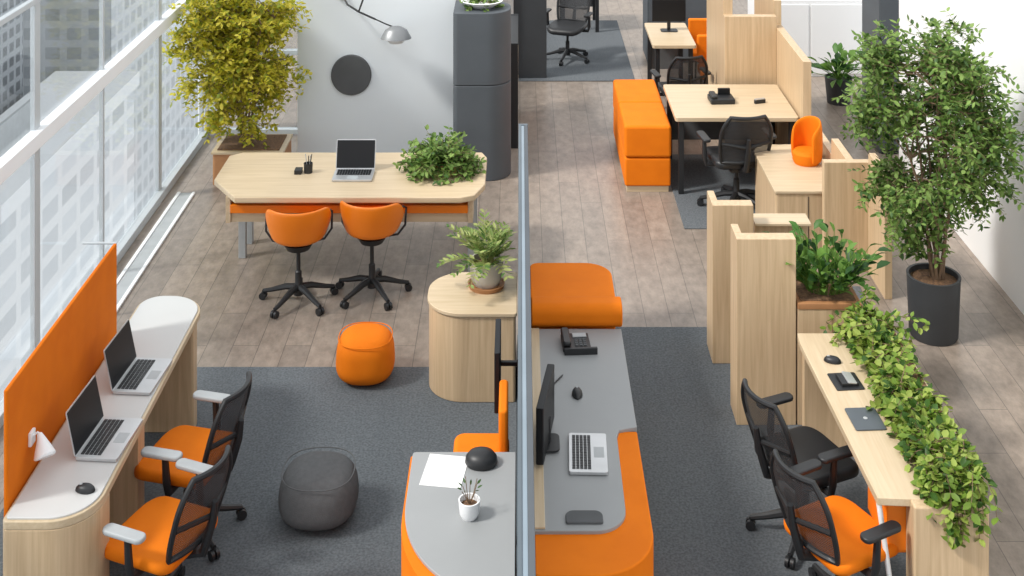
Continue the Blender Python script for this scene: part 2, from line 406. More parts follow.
def mouse(x, y, z, rot=0):
    g = Grp('computer_mouse', (x, y, z), rot, False)
    lathe_obj('body', [(0, 0), (.9, 0), (1, .12), (.93, .5), (.7, .82), (.35, .97), (0, 1)], BLK, g, seg=24)
    for v in g.e.children[0].data.vertices:
        v.co.x *= .031; v.co.y *= .052; v.co.z *= .034
    box('wheel', -.004, .004, .015, .032, .026, .034, LGR, g, .002)

def twig_plant(b, start, d, L, n, leafL, leafW, droop=.2, big=False, r=.003):
    p = Vector(start); d = Vector(d).normalized(); pts = [p.copy()]
    st = L/n; lv = []
    for i in range(n):
        d = (d+Vector((rnd(-.15, .15), rnd(-.15, .15), -droop*rnd(.4, 1.3)/n*4))).normalized(); p = p+d*st; pts.append(p.copy())
        for s_ in (-1, 1):
            side = d.cross(Vector((0, 0, 1))); side = side.normalized() if side.length > .05 else Vector((1, 0, 0))
            side = Matrix.Rotation(rnd(-1.2, 1.2), 3, d) @ side
            lv.append((p.copy(), (side*s_+d*rnd(.3, .9)+Vector((0, 0, rnd(-.3, .25)))).normalized()))
    b.tube(pts, [r*(1-.6*i/len(pts)) for i in range(len(pts))], 3, 0)
    for q, e in lv: b.leaf(q, e, leafL*rnd(.7, 1.2), leafW*rnd(.7, 1.2), lm(), big)

def tree(g, base, z0, z1, cz, rx, rz, mats, ntw, leafL, leafW, stems=6, spread=.3, seed=3, ry=None, nb=42, shell=.35, cx=None):
    random.seed(seed); b = MB(); ry = ry or rx
    tips = []
    for k in range(stems):
        a = 2*math.pi*k/stems+rnd(-.3, .3); rr = spread*rnd(.5, 1.2)
        hh = z1-z0; pts = []; rad = []
        for i in range(9):
            t = i/8; w = rr*(t**1.3)
            pts.append(Vector((base[0]+math.cos(a)*(.03+w)+rnd(-.015, .015), base[1]+math.sin(a)*(.03+w)+rnd(-.015, .015), z0+hh*t*rnd(.97, 1.0)))); rad.append(.014*(1-.75*t))
        b.tube(pts, rad, 6, 0); tips.append(pts)
    C = Vector((base[0] if cx is None else cx, base[1], cz))
    blobs = []
    for i in range(nb):
        u = Vector((random.gauss(0, 1), random.gauss(0, 1), random.gauss(0, 1))).normalized()*(rnd(shell, 1)**.5)
        blobs.append(C+Vector((u.x*rx*.85, u.y*ry*.82, u.z*rz*.88)))
    for bl in blobs:
        st = random.choice(tips); q = min(st, key=lambda p: (p-bl).length+max(0, p.z-bl.z)*1.0)
        mid = (q+bl)/2+Vector((0, 0, .04)); b.tube([q, mid, bl], [.007, .005, .003], 5, 0)
        for k in range(ntw//nb):
            d = (bl-C)*.6+Vector((rnd(-1, 1), rnd(-1, 1), rnd(-.6, .9)))*.7
            twig_plant(b, bl+Vector((rnd(-.10, .10), rnd(-.10, .10), rnd(-.09, .09))), d, rnd(.12, .24), 5, leafL, leafW, .25, r=.002)
    b.done('crown', mats, g)

def bush(g, c, rx, ry, h, n, leafL, leafW, mats, droop=.4, big=False, seed=1, nm='foliage', L=None):
    random.seed(seed); b = MB()
    for i in range(n):
        a = rnd(0, 2*math.pi); q = rnd(0, 1)**.5
        s_ = (c[0]+math.cos(a)*rx*.45*q, c[1]+math.sin(a)*ry*.45*q, c[2]+h*.05)
        d = Vector((math.cos(a)*q*rx*1.4, math.sin(a)*q*ry*1.4, h*rnd(.5, 1.3)*(1.25-q)+.05))
        twig_plant(b, s_, d, (L*rnd(.7, 1.2) if L else max(h, rx)*rnd(.7, 1.15)), 6, leafL, leafW, droop, big)
    b.done(nm, mats, g)

# ------------------------------------------------------------------ back-left: long table and chairs
g = Grp('long_work_table', (-1.4, 10.4, 0))
prism('top', [(-2.52, 10.30), (-2.27, 9.93), (-.47, 9.93), (-.36, 9.98), (-.285, 10.2), (-.285, 10.80), (-.33, 10.92), (-2.42, 10.92), (-2.52, 10.84)], .70, .75, WX, g, .010)
for i, (x, y) in enumerate([(-2.34, 10.55), (-.40, 10.30), (-2.34, 10.82), (-.40, 10.82)]):
    box('leg_%d' % i, x-.03, x+.03, y-.03, y+.03, 0, .70, LGR, g, .004)
box('orange_shelf', -2.33, -.42, 10.04, 10.5, .575, .64, ORP, g, .006)
box('wood_rail', -2.33, -.42, 10.08, 10.5, .49, .57, WX, g, .004)
box('side_left', -2.37, -2.33, 10.06, 10.82, .49, .70, WY, g, .003)
box('side_right', -.42, -.38, 10.06, 10.82, .49, .70, WY, g, .003)
tub_chair(-1.73, 9.76, R(6)); tub_chair(-1.17, 9.88, R(-6))
laptop(-1.38, 10.36, .75, 0, .33, .24)
g = Grp('pen_cup', (-1.77, 10.45, .75), 0, False)
lathe_obj('cup', [(0, 0), (.035, 0), (.038, .08), (.033, .08), (.03, .01), (0, .01)], BLK, g, seg=20)
b = MB()
for i, (dx, dy) in enumerate([(.02, .01), (-.02, .015), (.005, -.02), (.015, -.01)]): b.tube([(dx*.3, dy*.3, .012), (dx*1.4, dy*1.4, .15)], .004, 6, i % 2)
b.done('pens', [BLK, SIL], g)
prism('note_block', rrect(-.11, -.05, -.05, .03, .005), 0, .035, BLK, g, .003)
g = Grp('potted_table_plant', (-.66, 10.5, .75))
lathe_obj('planter', [(0, 0), (.13, 0), (.15, .09), (.135, .09), (.13, .07), (0, .07)], BOXW, g, (-.66, 10.5, .75), sx=1.3)
bush(g, (-.66, 10.5, .79), .22, .20, .34, 200, .052, .034, G_MID, .36, seed=4, L=.25)

# tree and planter behind the table
g = Grp('potted_ficus_tree', (-2.66, 12.3, 0))
prism('planter', rrect(-2.98, -2.30, 12.1, 12.6, .03), 0, .30, BOXW, g, .006)
box('planter_rim', -2.99, -2.29, 12.09, 12.61, .30, .325, WX, g, .004)
box('soil', -2.94, -2.34, 12.14, 12.56, .325, .335, SOIL, g, 0)
tree(g, (-2.70, 12.30), .33, 1.6, 1.22, .60, .82, G_YEL, 1550, .060, .036, 7, .30, seed=14, ry=.38, nb=70, cx=-2.76, shell=.2)

# wall fittings
g = Grp('wall_disc', (-1.72, 12.73, .88))
b = MB(); b.tube([(-1.72, 12.749, .88), (-1.72, 12.725, .88), (-1.72, 12.719, .88)], [.205, .205, .198], 56); b.done('disc', nmat('disc_grey', (.09, .093, .097), .8), g)
g = Grp('wall_lamp', (-1.5, 12.6, 1.55))
tube_obj('arm', [(-1.82, 12.73, 1.72), (-1.74, 12.6, 1.63), (-1.62, 12.55, 1.57), (-1.45, 12.53, 1.50)], .010, BLK, g)
tube_obj('arm_upper', [(-1.62, 12.55, 1.57), (-1.56, 12.58, 1.74)], .009, BLK, g)
tube_obj('neck', [(-1.45, 12.53, 1.50), (-1.34, 12.53, 1.45), (-1.26, 12.53, 1.42)], .007, BLK, g)
lathe_obj('shade', [(.02, .12), (.06, .11), (.11, .08), (.155, 0), (.14, 0), (.09, .05), (0, .07)], LAMPM, g, (-1.24, 12.5, 1.32), sx=1, sy=.8)
lathe_obj('bulb', [(0, -.05), (.07, -.035), (.10, .0), (.06, .04), (0, .06)], WHT, g, (-1.24, 12.5, 1.31), seg=24)
box('wall_mount', -1.85, -1.79, 12.72, 12.75, 1.65, 1.79, BLK, g, .005)

# grey column with plant
g = Grp('grey_rounded_column', (-.37, 12.4, 0))
prism('lower_drum', rrect(-.655, -.09, 12.2, 12.74, [.05, .24, .24, .02], 12), 0, .93, COLM, g, .008)
prism('upper_drum', rrect(-.655, -.09, 12.2, 12.74, [.05, .24, .24, .02], 12), .935, 1.64, COLM, g, .008)
g2 = Grp('succulent_bowl', (-.38, 12.45, 1.64))
lathe_obj('bowl', [(0, 0), (.1, 0), (.19, .07), (.18, .075), (.1, .03), (0, .03)], WHT, g2, (-.38, 12.45, 1.64), sx=1.1)
bush(g2, (-.38, 12.45, 1.68), .14, .14, .12, 24, .05, .03, G_MID, .4, seed=8)

# ------------------------------------------------------------------ poufs
def pouf(name, x, y, r, h, m, e=3.2):
    g = Grp(name, (x, y, .012 if y < 8.79 else 0), 0, False)
    b = MB(); seg, rows = 64, 28
    for j in range(rows+1):
        ph = -math.pi/2+math.pi*j/rows
        cz = abs(math.cos(ph))**(2/e); sz = math.copysign(abs(math.sin(ph))**(2/e), math.sin(ph))
        for k in range(seg):
            a = 2*math.pi*k/seg
            q = (abs(math.cos(a))**2.5+abs(math.sin(a))**2.5)**(-1/2.5)
            tp = 1-.05*sz
            b.v.append(Vector((r*cz*q*math.cos(a)*tp, r*cz*q*math.sin(a)*tp, h*.5*(1+sz))))
    for j in range(rows):
        for k in range(seg):
            b.f.append((j*seg+k, j*seg+(k+1) % seg, (j+1)*seg+(k+1) % seg, (j+1)*seg+k)); b.m.append(0)
    b.done('cushion', m, g, angle=170)
    b = MB(); rr = r*.955
    b.tube([(rr*.96*(abs(math.cos(a))**2.5+abs(math.sin(a))**2.5)**(-1/2.5)*math.cos(a), rr*.96*(abs(math.cos(a))**2.5+abs(math.sin(a))**2.5)**(-1/2.5)*math.sin(a), h*.88) for a in [2*math.pi*i/64 for i in range(64)]], .0035, 6, 0, True)
    b.done('piping', m, g)
pouf('orange_pouf', -1.07, 8.66, .200, .325, ORG)
pouf('grey_pouf', -1.155, 7.18, .224, .31, nmat('pouf_grey_felt', (.125, .128, .132), .9, bump=.5, bscale=220, spec=.2, col2=(.11, .113, .117), noise=40), 2.7)

# ------------------------------------------------------------------ oval cabinet + palm
g = Grp('rounded_wood_cabinet', (-.33, 8.64, 0))
prism('body', rrect(-.625, -.03, 8.34, 8.93, [.25, .02, .02, .25], 12), .012, .585, WV, g, .006)
prism('top', rrect(-.635, -.02, 8.33, 8.94, [.255, .02, .02, .255], 12), .585, .61, WX, g, .005)
g = Grp('potted_palm', (-.235, 8.72, .61))
c = (-.235, 8.72, .61)
lathe_obj('pot', [(0, .02), (.085, .02), (.108, .06), (.118, .19), (.106, .19), (.102, .15), (0, .15)], POTW, g, c, seg=36)
lathe_obj('wood_saucer', [(0, 0), (.12, 0), (.13, .03), (.12, .03), (.115, .02), (0, .02)], BOXW, g, c, seg=36)
lathe_obj('soil', [(.1, .15), (.0, .165)], SOIL, g, c, seg=20)
random.seed(21); b = MB()
for i in range(34):
    a = 2*math.pi*i/26*3.1+rnd(-.2, .2); el = rnd(.6, 1.45); L = rnd(.22, .36)
    d = Vector((math.cos(a)*math.cos(el), math.sin(a)*math.cos(el), math.sin(el))); p = Vector(c)+Vector((math.cos(a)*.02, math.sin(a)*.02, .16)); pts = [p.copy()]
    for k in range(9):
        d = (d+Vector((0, 0, -.13))).normalized(); p = p+d*L/9
        if p.x > -.075: break
        pts.append(p.copy())
        if k > 0:
            sd = d.cross(Vector((0, 0, 1)))
            if sd.length < .05: sd = Vector((1, 0, 0))
            sd.normalize(); w = math.sin((k+1)/10*math.pi)
            mi = lm()
            for s_ in (-1, 1): b.leaf(p, sd*s_+d*.9+Vector((0, 0, .1)), .06*w+.02, .022, mi)
    if len(pts) > 1: b.tube(pts, [.004-.0003*q for q in range(len(pts))], 5, 2)
b.done('fronds', G_PAL, g)

# ------------------------------------------------------------------ dividing screen
g = Grp('glass_desk_divider', (.02, 6.7, 0))
box('pane_left', -.008, .004, 4.2, 9.2, .02, 1.545, PARTM, g, .002)
box('pane_right', .040, .054, 4.2, 9.2, .02, 1.545, PARTM, g, .002)
box('core', .004, .040, 4.2, 9.2, .02, 1.53, PARTL, g, 0)
box('top_rail_left', -.010, .008, 4.2, 9.21, 1.545, 1.57, PARTM, g, .002)
box('top_rail', .008, .030, 4.2, 9.21, 1.545, 1.565, PARTL, g, .002)
box('top_rail_dark', .030, .056, 4.2, 9.21, 1.545, 1.57, COLM, g, .002)
box('end_post', -.012, .058, 9.21, 9.24, 0, 1.57, PARTM, g, .004)
box('foot_rail', -.02, .066, 4.2, 9.2, 0, .03, PARTM, g, .003)

# ------------------------------------------------------------------ front-left desk
g = Grp('curved_desk', (-2.3, 7.1, 0))
prism('top', rrect(-2.50, -2.07, 6.02, 8.30, [.03, .22, .24, .14], 12), .70, .742, WY, g, .006)
prism('surface', rrect(-2.485, -2.085, 6.035, 8.285, [.02, .205, .225, .13], 12), .740, .752, LTOP, g, .004)
prism('end_panel_near', rrect(-2.50, -2.07, 6.02, 6.32, [.03, .22, .02, .02], 12), .012, .70, WV, g, .004)
prism('end_panel_far', rrect(-2.46, -2.09, 8.0, 8.28, [.02, .02, .22, .08], 12), .012, .70, WV, g, .004)
box('back_panel', -2.49, -2.45, 6.32, 8.0, .1, .70, WY, g, .003)
box('pedestal', -2.44, -2.12, 6.94, 7.06, .012, .70, WV, g, .004)
g = Grp('orange_desk_screen', (-2.53, 6.95, 0))
box('panel', -2.53, -2.508, 6.12, 7.78, .64, 1.32, ORL, g, .008, 3)
box('bracket_a', -2.545, -2.50, 6.4, 6.45, .62, .70, SIL, g, .003)
box('bracket_b', -2.545, -2.50, 7.4, 7.45, .62, .70, SIL, g, .003)
g = Grp('clip_desk_lamp', (-2.45, 6.4, .8))
tube_obj('arm', [(-2.50, 6.40, .93), (-2.47, 6.40, .95), (-2.44, 6.40, .93)], .006, WHT, g)
box('clip', -2.508, -2.49, 6.37, 6.43, .89, .96, WHT, g, .005)
b = MB(); b.tube([(-2.46, 6.40, .945), (-2.445, 6.385, .925), (-2.425, 6.36, .89), (-2.412, 6.345, .865), (-2.409, 6.341, .858)], [.012, .022, .042, .054, .049], 24); b.done('shade', WHT, g)
laptop(-2.195, 7.28, .752, R(90-4), .37, .225, tilt=12)
laptop(-2.185, 6.66, .752, R(90-4), .37, .225, tilt=12)
mouse(-2.17, 6.24, .752, R(80))
office_chair(-1.87, 7.04, R(76), ORG, LGR)
office_chair(-1.83, 6.38, R(68), ORG, LGR)

# ------------------------------------------------------------------ centre-left desk
g = Grp('orange_base_desk', (-.3, 6.0, 0))
prism('orange_base', rrect(-.572, -.022, 5.40, 6.56, [(.53, .66), .02, .01, .02], 18), .012, .735, ORG, g, .008)
prism('top', rrect(-.562, -.022, 5.50, 6.565, [(.515, .64), .02, .01, .02], 18), .735, .752, GTOP, g, .004)
g = Grp('paper_sheet', (-.385, 6.40, .7525), R(-8), False)
box('sheet', -.105, .105, -.13, .13, 0, .002, PAPER, g, 0)
g = Grp('potted_twig_plant', (-.245, 6.04, .752), 0, False)
lathe_obj('pot', [(0, 0), (.035, 0), (.047, .02), (.053, .085), (.046, .085), (.042, .06), (0, .06)], WHT, g, seg=28)
lathe_obj('soil', [(.044, .06), (0, .066)], SOIL, g, seg=16)
random.seed(5); b = MB()
for i in range(9):
    a = i*.7; q = rnd(.02, .05); b.tube([(0, 0, .06), (q*.5*math.cos(a), q*.5*math.sin(a), .1), (q*math.cos(a), q*math.sin(a), rnd(.13, .18))], .0018, 5, 0)
    b.leaf((q*math.cos(a), q*math.sin(a), .14), (math.cos(a), math.sin(a), .6), .03, .012, 3)
b.done('twigs', G_MID, g)
g = Grp('leather_pouch', (-.20, 6.46, .752), 0, False)
lathe_obj('body', [(0, 0), (.9, 0), (1, .2), (.95, .55), (.75, .85), (.4, .98), (0, 1)], BLK, g, seg=32)
for v in g.e.children[0].data.vertices: v.co.x *= .085; v.co.y *= .07; v.co.z *= .07
b = MB(); b.tube([(-.05, -.035, .05), (0, -.05, .054), (.05, -.035, .05)], .003, 6); b.done('zip', LGR, g)
g = Grp('orange_side_chair', (-.22, 6.9, 0))
prism('seat', rrect(-.37, -.06, 6.66, 7.08, .06), .46, .56, ORG, g, .03, 4)
prism('backrest', rrect(-.115, -.065, 6.68, 7.00, .02), .56, .90, ORG, g, .015, 3)
box('pedestal', -.25, -.19, 6.83, 6.9, .02, .46, BLK, g, .006)
prism('foot_plate', rrect(-.36, -.08, 6.7, 7.04, .1), .012, .03, BLK, g, .004)
g = Grp('monitor', (-.12, 7.2, .9))
prism('screen', rrect(-.145, -.112, 7.04, 7.44, .008), .68, 1.02, DRK, g, .004)
box('mount_arm', -.112, -.01, 7.24, 7.265, .84, .865, BLK, g, .004)
box('mount_plate', -.018, -.009, 7.20, 7.30, .80, .90, BLK, g, .002)

# ------------------------------------------------------------------ centre-right desk & sofa back
g = Grp('workstation_desk', (.34, 6.8, 0))
prism('orange_surround', rrect(.066, .635, 5.66, 6.78, [.02, .30, .01, .01], 14), .012, .735, ORG, g, .012)
box('body', .07, .62, 6.785, 7.84, .012, .72, WY, g, .004)
arc = [(.36+.155*math.cos(R(a)), 6.10+.16*math.sin(R(a))) for a in range(-90, 1, 9)]
prism('top', [(.066, 5.94)]+arc+[(.52, 6.70), (.535, 6.76), (.635, 6.79), (.635, 7.85), (.066, 7.85)], .72, .752, GTOP, g, .004)
box('wood_strip', .07, .12, 5.95, 7.84, .752, .762, WY, g, .002)
g = Grp('orange_bench', (.34, 8.15, 0))
prism('base', rrect(.066, .60, 7.90, 8.42, [.01, .01, .02, .01], 8), .012, .45, WV, g, .004)
prism('back_cushion', rrect(.066, .61, 7.98, 8.48, [.01, .01, .18, .06], 10), .45, .885, ORG, g, .035, 4)
prism('bolster', rrect(7.85, 8.03, .74, .89, .06, 8), .07, .645, ORG, g, .012, 3, Matrix(((0, 0, 1, 0), (1, 0, 0, 0), (0, 1, 0, 0), (0, 0, 0, 1))))
g = Grp('desk_phone', (.34, 7.66, .752), R(4), False)
prism('base', rrect(-.085, .085, -.10, .08, .012), 0, .03, BLK, g, .006, 2)
prism('handset', rrect(-.085, -.035, -.10, .09, .02), .035, .065, BLK, g, .01, 3)
box('display', -.015, .07, .02, .065, .030, .037, LGR, g, .002)
b = MB()
for i in range(3):
    for j in range(4): b.cube((0+i*.026, -.075+j*.022, .032), (.018, .014, .01))
b.done('buttons', GRYF, g)
box('paper_tray', -.08, .12, -.13, -.11, 0, .04, BLK, g, .003)
mouse(.325, 7.10, .752, 0)
g = Grp('monitor', (.13, 6.7, .752))
M = Matrix.Translation((.135, 6.62, 0)) @ Matrix.Rotation(R(-9), 4, 'Z') @ Matrix.Translation((-.135, -6.62, 0))
prism('screen', rrect(.115, .155, 6.40, 6.84, .008), .78, 1.07, DRK, g, .004, 2, M)
tube_obj('stand', [(.15, 6.62, .765), (.15, 6.62, .90)], .014, BLK, g)
prism('foot', rrect(.085, .21, 6.54, 6.70, .03), .762, .772, BLK, g, .003)
laptop(.355, 6.53, .752, R(88), .34, .2, False, 'keyboard_deck')
g = Grp('charging_pad', (.31, 6.03, .752), 0, False)
prism('pad', rrect(-.09, .09, -.045, .045, [.01, .01, .04, .04]), 0, .012, GRYF, g, .004)
g = Grp('pen', (.22, 7.25, .756), R(60), False)
tube_obj('barrel', [(-.06, 0, .002), (.05, 0, .002), (.065, 0, .002)], [.004, .004, .001], BLK, g)

# ------------------------------------------------------------------ right-hand wood partitions
g = Grp('wood_divider_panel', (1.5, 8.9, 0))
box('panel', 1.36, 1.65, 8.83, 8.93, .012, 1.13, WV, g, .005)
box('side_return', 1.36, 1.41, 8.93, 9.10, .012, 1.13, WV, g, .005)
g = Grp('wood_divider_panel', (1.6, 8.15, 0))
box('panel', 1.40, 1.785, 8.08, 8.18, .012, 1.215, WV, g, .005)
box('return', 1.40, 1.45, 8.18, 8.32, .012, 1.215, WV, g, .005)
g = Grp('wood_divider_panel', (1.9, 9.0, 0))
box('panel', 1.68, 2.06, 8.95, 9.05, .012, .96, WV, g, .005)
box('cap', 1.67, 2.07, 8.88, 9.06, .96, .98, WX, g, .004)
g = Grp('planter_cabinet', (2.0, 8.3, 0))
box('body', 1.795, 2.02, 8.08, 8.45, .012, .76, WV, g, .005)
box('shelf_block', 2.02, 2.20, 8.09, 8.45, .60, .76, WV, g, .005)
box('tray', 1.795, 2.21, 8.075, 8.46, .76, .80, BOXW, g, .006)
lathe_obj('support_column', [(.075, .012), (.075, .60)], WHT, g, (2.10, 8.22, 0), seg=28)
box('soil', 1.82, 2.18, 8.11, 8.42, .80, .808, SOIL, g, 0)
random.seed(31); b = MB()
for i in range(100):
    a = rnd(0, 2*math.pi); el = rnd(.75, 1.45); st = Vector((2.02+.12*math.cos(a), 8.26+.08*math.sin(a), .80))
    d = Vector((math.cos(a)*math.cos(el), math.sin(a)*math.cos(el), math.sin(el))); L = rnd(.06, .37)
    e = st+d*L; b.tube([st, (st+e)/2+Vector((0, 0, .02)), e], [.004, .003, .002], 5, 2)
    for k in range(3):
        q = st+d*L*(.45+.27*k); dd = (d+Vector((rnd(-.8, .8), rnd(-.8, .8), rnd(-.3, .3)))).normalized()
        b.leaf(q, dd, rnd(.09, .14), rnd(.04, .058), lm(), True)
b.done('broadleaf_foliage', G_DRK, g)
# cabinet behind + stepped panels
g = Grp('curved_wood_cabinet', (2.4, 11.0, 0))
prism('body', rrect(2.13, 2.70, 10.42, 11.50, [.02, .01, .01, .20], 10), 0, .585, WV, g, .004)
prism('top', rrect(2.12, 2.705, 10.41, 11.51, [.02, .01, .01, .21], 10), .585, .61, WX, g, .005)
box('door_gap', 2.40, 2.405, 10.415, 10.42, .05, .56, BLK, g, 0)
g = Grp('orange_shell_seat', (2.53, 11.05, .61), R(-20), False)
lathe_obj('seat', [(0, 0), (.105, 0), (.12, .03), (.12, .09), (.10, .115), (0, .12)], ORG, g, seg=36)
b = MB(); n = 30
for j, (zz, rr) in enumerate([(.02, .125), (.15, .13), (.28, .128), (.38, .12)]):
    for k in range(n+1):
        a = R(-60+230*k/n)
        top = zz if j < 3 else .26+.13*math.sin(math.pi*k/n)**.6
        if j == 2: top = .17+.10*math.sin(math.pi*k/n)**.6
        b.v.append(Vector((rr*math.cos(a), rr*math.sin(a), top)))
for j in range(3):
    for k in range(n): b.f.append((j*(n+1)+k, j*(n+1)+k+1, (j+1)*(n+1)+k+1, (j+1)*(n+1)+k)); b.m.append(0)
o = b.done('curved_back', ORG, g, angle=80); m = o.modifiers.new('s', 'SOLIDIFY'); m.thickness = .028; m.offset = 0
o.modifiers.new('sub', 'SUBSURF').levels = 1
g = Grp('stepped_wood_screen', (2.75, 10.6, 0))
box('step_far', 2.725, 2.79, 10.95, 11.6, 0, .72, WV, g, .005)
box('step_mid', 2.725, 2.79, 10.35, 10.95, 0, .86, WV, g, .005)
box('step_near', 2.86, 2.92, 9.8, 10.27, 0, .98, WV, g, .005)
box('front_panel', 2.50, 2.92, 10.27, 10.35, 0, .90, WV, g, .005)

# ------------------------------------------------------------------ front-right desk
g = Grp('planter_desk', (2.0, 7.0, 0))
prism('top', [(1.77, 6.19), (2.10, 6.17), (2.10, 7.80), (1.73, 7.80), (1.72, 7.68)], .71, .75, WY, g, .005)
box('near_end', 1.93, 2.30, 6.12, 6.26, .012, .748, WV, g, .012, 3)
box('far_end', 1.76, 2.10, 7.74, 7.80, .012, .71, WV, g, .004)
box('side_rail', 2.06, 2.10, 6.26, 7.74, .35, .71, WY, g, .003)
box('trough', 2.105, 2.30, 6.265, 7.85, .60, .84, WY, g, .008)
box('trough_leg', 2.13, 2.28, 7.65, 7.8, .012, .60, WV, g, .004)
box('soil', 2.12, 2.285, 6.28, 7.83, .838, .848, SOIL, g, 0)
box('orange_drawer', 1.84, 2.05, 6.27, 6.62, .42, .70, ORP, g, .008)
box('drawer_front', 1.84, 2.05, 6.26, 6.27, .44, .68, ORP, g, .003)
tube_obj('leg_brace', [(1.79, 6.24, .70), (1.88, 6.20, .02)], .014, WHT, g)
random.seed(41); b = MB()
N = 600
for i in range(N):
    y = 6.20+1.66*i/N+rnd(-.04, .04); x = rnd(2.08, 2.26)
    cl = .5+.5*math.sin(y*8.2+1.0)
    if cl < .35 and random.random() < .45: continue
    bump = .60+.75*cl+rnd(-.2, .25)
    sd = random.choice((-1, -1, -1, 1, 1, .2))
    d = Vector((sd*rnd(.1, 1.0), rnd(-.7, .4), rnd(.2, 1.0)))
    twig_plant(b, (x, y, .845), d, rnd(.08, .20)*bump+.03, 6, .052, .038, rnd(.6, 1.6))
for i in range(110):
    x = rnd(2.04, 2.27); twig_plant(b, (x, rnd(6.20, 6.36), .87), (rnd(-.5, .2), -.7, .35), rnd(.14, .34), 8, .050, .036, 1.7)
for i in range(55):
    y = random.choice((6.6, 7.05, 7.6))+rnd(-.1, .1); twig_plant(b, (2.11, y, .87), (-.8, rnd(-.5, .3), .4), rnd(.12, .26), 7, .050, .036, 1.5)
b.done('trailing_foliage', G_LIM, g)
mouse(1.865, 7.46, .75, R(70))
g = Grp('mobile_phone_dock', (1.885, 7.24, .75), R(5), False)
prism('mat', rrect(-.08, .085, -.09, .09, .008), 0, .006, BLK, g, .002)
prism('phone', rrect(-.03, .03, -.06, .06, .01), .01, .02, SIL, g, .003, 2, Matrix.Rotation(R(10), 4, 'Y') @ Matrix.Translation((.02, 0, .012)))
box('cradle', -.04, .06, -.06, .06, .006, .024, BLK, g, .004)
g = Grp('tablet', (1.895, 6.86, .75), R(3), False)
prism('body', rrect(-.085, .085, -.105, .105, .012), 0, .009, nmat('tablet_grey', (.08, .095, .11), .35), g, .003)
lathe_obj('lens', [(0, .009), (.012, .009), (.012, .011), (0, .011)], SIL, g, seg=20)
office_chair(1.60, 7.02, R(-66), BLK, BLK)
office_chair(1.635, 6.38, R(-62), ORG, BLK)

# ------------------------------------------------------------------ right tree
g = Grp('potted_olive_tree', (3.06, 9.25, 0))
lathe_obj('pot', [(0, 0), (.165, 0), (.175, .02), (.192, .43), (.195, .45), (.175, .45), (.172, .40), (0, .40)], POTD, g, (3.06, 9.25, 0))
lathe_obj('soil', [(.174, .41), (0, .43)], SOIL, g, (3.06, 9.25, 0), seg=30)
tree(g, (3.08, 9.25), .41, 1.9, 1.50, .56, .88, G_MID, 1350, .056, .029, 7, .32, seed=17, nb=62, cx=3.04)

# ------------------------------------------------------------------ back right zone
g = Grp('orange_storage_bench', (1.2, 12.7, 0))
box('plinth', 1.02, 1.42, 11.94, 13.38, 0, .06, WX, g, .004)
box('lower_cushion', 1.0, 1.44, 11.92, 13.4, .06, .33, ORG, g, .02, 4)
box('upper_cushion_front', .995, 1.445, 11.91, 12.63, .335, .64, ORG, g, .03, 4)
box('upper_cushion_rear', .995, 1.445, 12.64, 13.4, .335, .64, ORG, g, .03, 4)
def bdesk(name, x0, x1, y0, y1):
    g = Grp(name, ((x0+x1)/2, (y0+y1)/2, 0))
    prism('top', rrect(x0, x1, y0, y1, .03), .71, .75, WX, g, .005)
    box('modesty', x0+.08, x1-.08, y1-.06, y1-.03, .2, .71, GRYF, g, .003)
    for i, (x, y) in enumerate([(x0+.06, y0+.06), (x1-.06, y0+.06), (x0+.06, y1-.06), (x1-.06, y1-.06)]):
        box('leg_%d' % i, x-.025, x+.025, y-.025, y+.025, 0, .71, BLK, g, .003)
bdesk('wood_desk', 1.47, 2.64, 11.82, 12.85)
bdesk('wood_desk', 1.52, 2.02, 14.3, 15.3)
bdesk('wood_desk', .55, 1.15, 17.6, 18.4)
g = Grp('tall_wood_screen', (2.5, 12.6, 0))
box('side_panel', 2.66, 2.74, 11.75, 13.1, 0, 1.30, WV, g, .005)
box('side_panel_rear', 2.66, 2.74, 13.1, 14.2, 0, 1.55, WV, g, .005)
box('back_panel', 2.12, 2.66, 12.95, 13.05, 0, 1.42, WV, g, .005)
box('back_panel_tall', 2.12, 2.22, 13.05, 14.2, 0, 1.62, WV, g, .005)
office_chair(2.00, 11.55, R(8), BLK, BLK, sc_=1.1)
office_chair(.62, 16.3, R(160), BLK, BLK)
office_chair(1.76, 13.7, R(10), BLK, BLK)
g = Grp('desk_phone', (1.98, 12.3, .75), R(3), False)
prism('base', rrect(-.12, .12, -.1, .1, .015), 0, .05, BLK, g, .01)
prism('handset', rrect(-.11, -.05, -.09, .09, .02), .052, .08, BLK, g, .01)
box('display', -.02, .1, .05, .08, .05, .11, DRK, g, .004)
g = Grp('stapler', (2.35, 12.25, .75), R(20), False)
prism('body', rrect(-.06, .06, -.02, .02, .015), 0, .035, BLK, g, .006)
box('jaw', -.055, .055, -.015, .015, .036, .046, SIL, g, .003)
for (x, y) in ((2.27, 14.45), (2.27, 15.2)):
    g = Grp('orange_lounge_chair', (x, y, 0), 0, False)
    prism('seat', rrect(-.2, .2, -.2, .2, .06), .36, .46, ORG, g, .03, 4)
    prism('backrest', rrect(-.2, .2, .15, .22, .03), .46, .78, ORG, g, .02, 3)
    for i, (dx, dy) in enumerate(((-.15, -.15), (.15, -.15), (-.15, .15), (.15, .15))): tube_obj('leg_%d' % i, [(dx*1.1, dy*1.1, 0), (dx, dy, .38)], .012, BLK, g)
g = Grp('dark_storage_cabinet', (2.0, 16.5, 0))
box('carcass', 1.65, 2.5, 16.2, 16.8, 0, 1.0, COLM, g, .006)
box('door_left', 1.67, 2.065, 16.185, 16.2, .05, .97, COLM, g, .003)
box('door_right', 2.085, 2.48, 16.185, 16.2, .05, .97, COLM, g, .003)
g = Grp('desktop_monitor', (1.75, 14.9, .75))
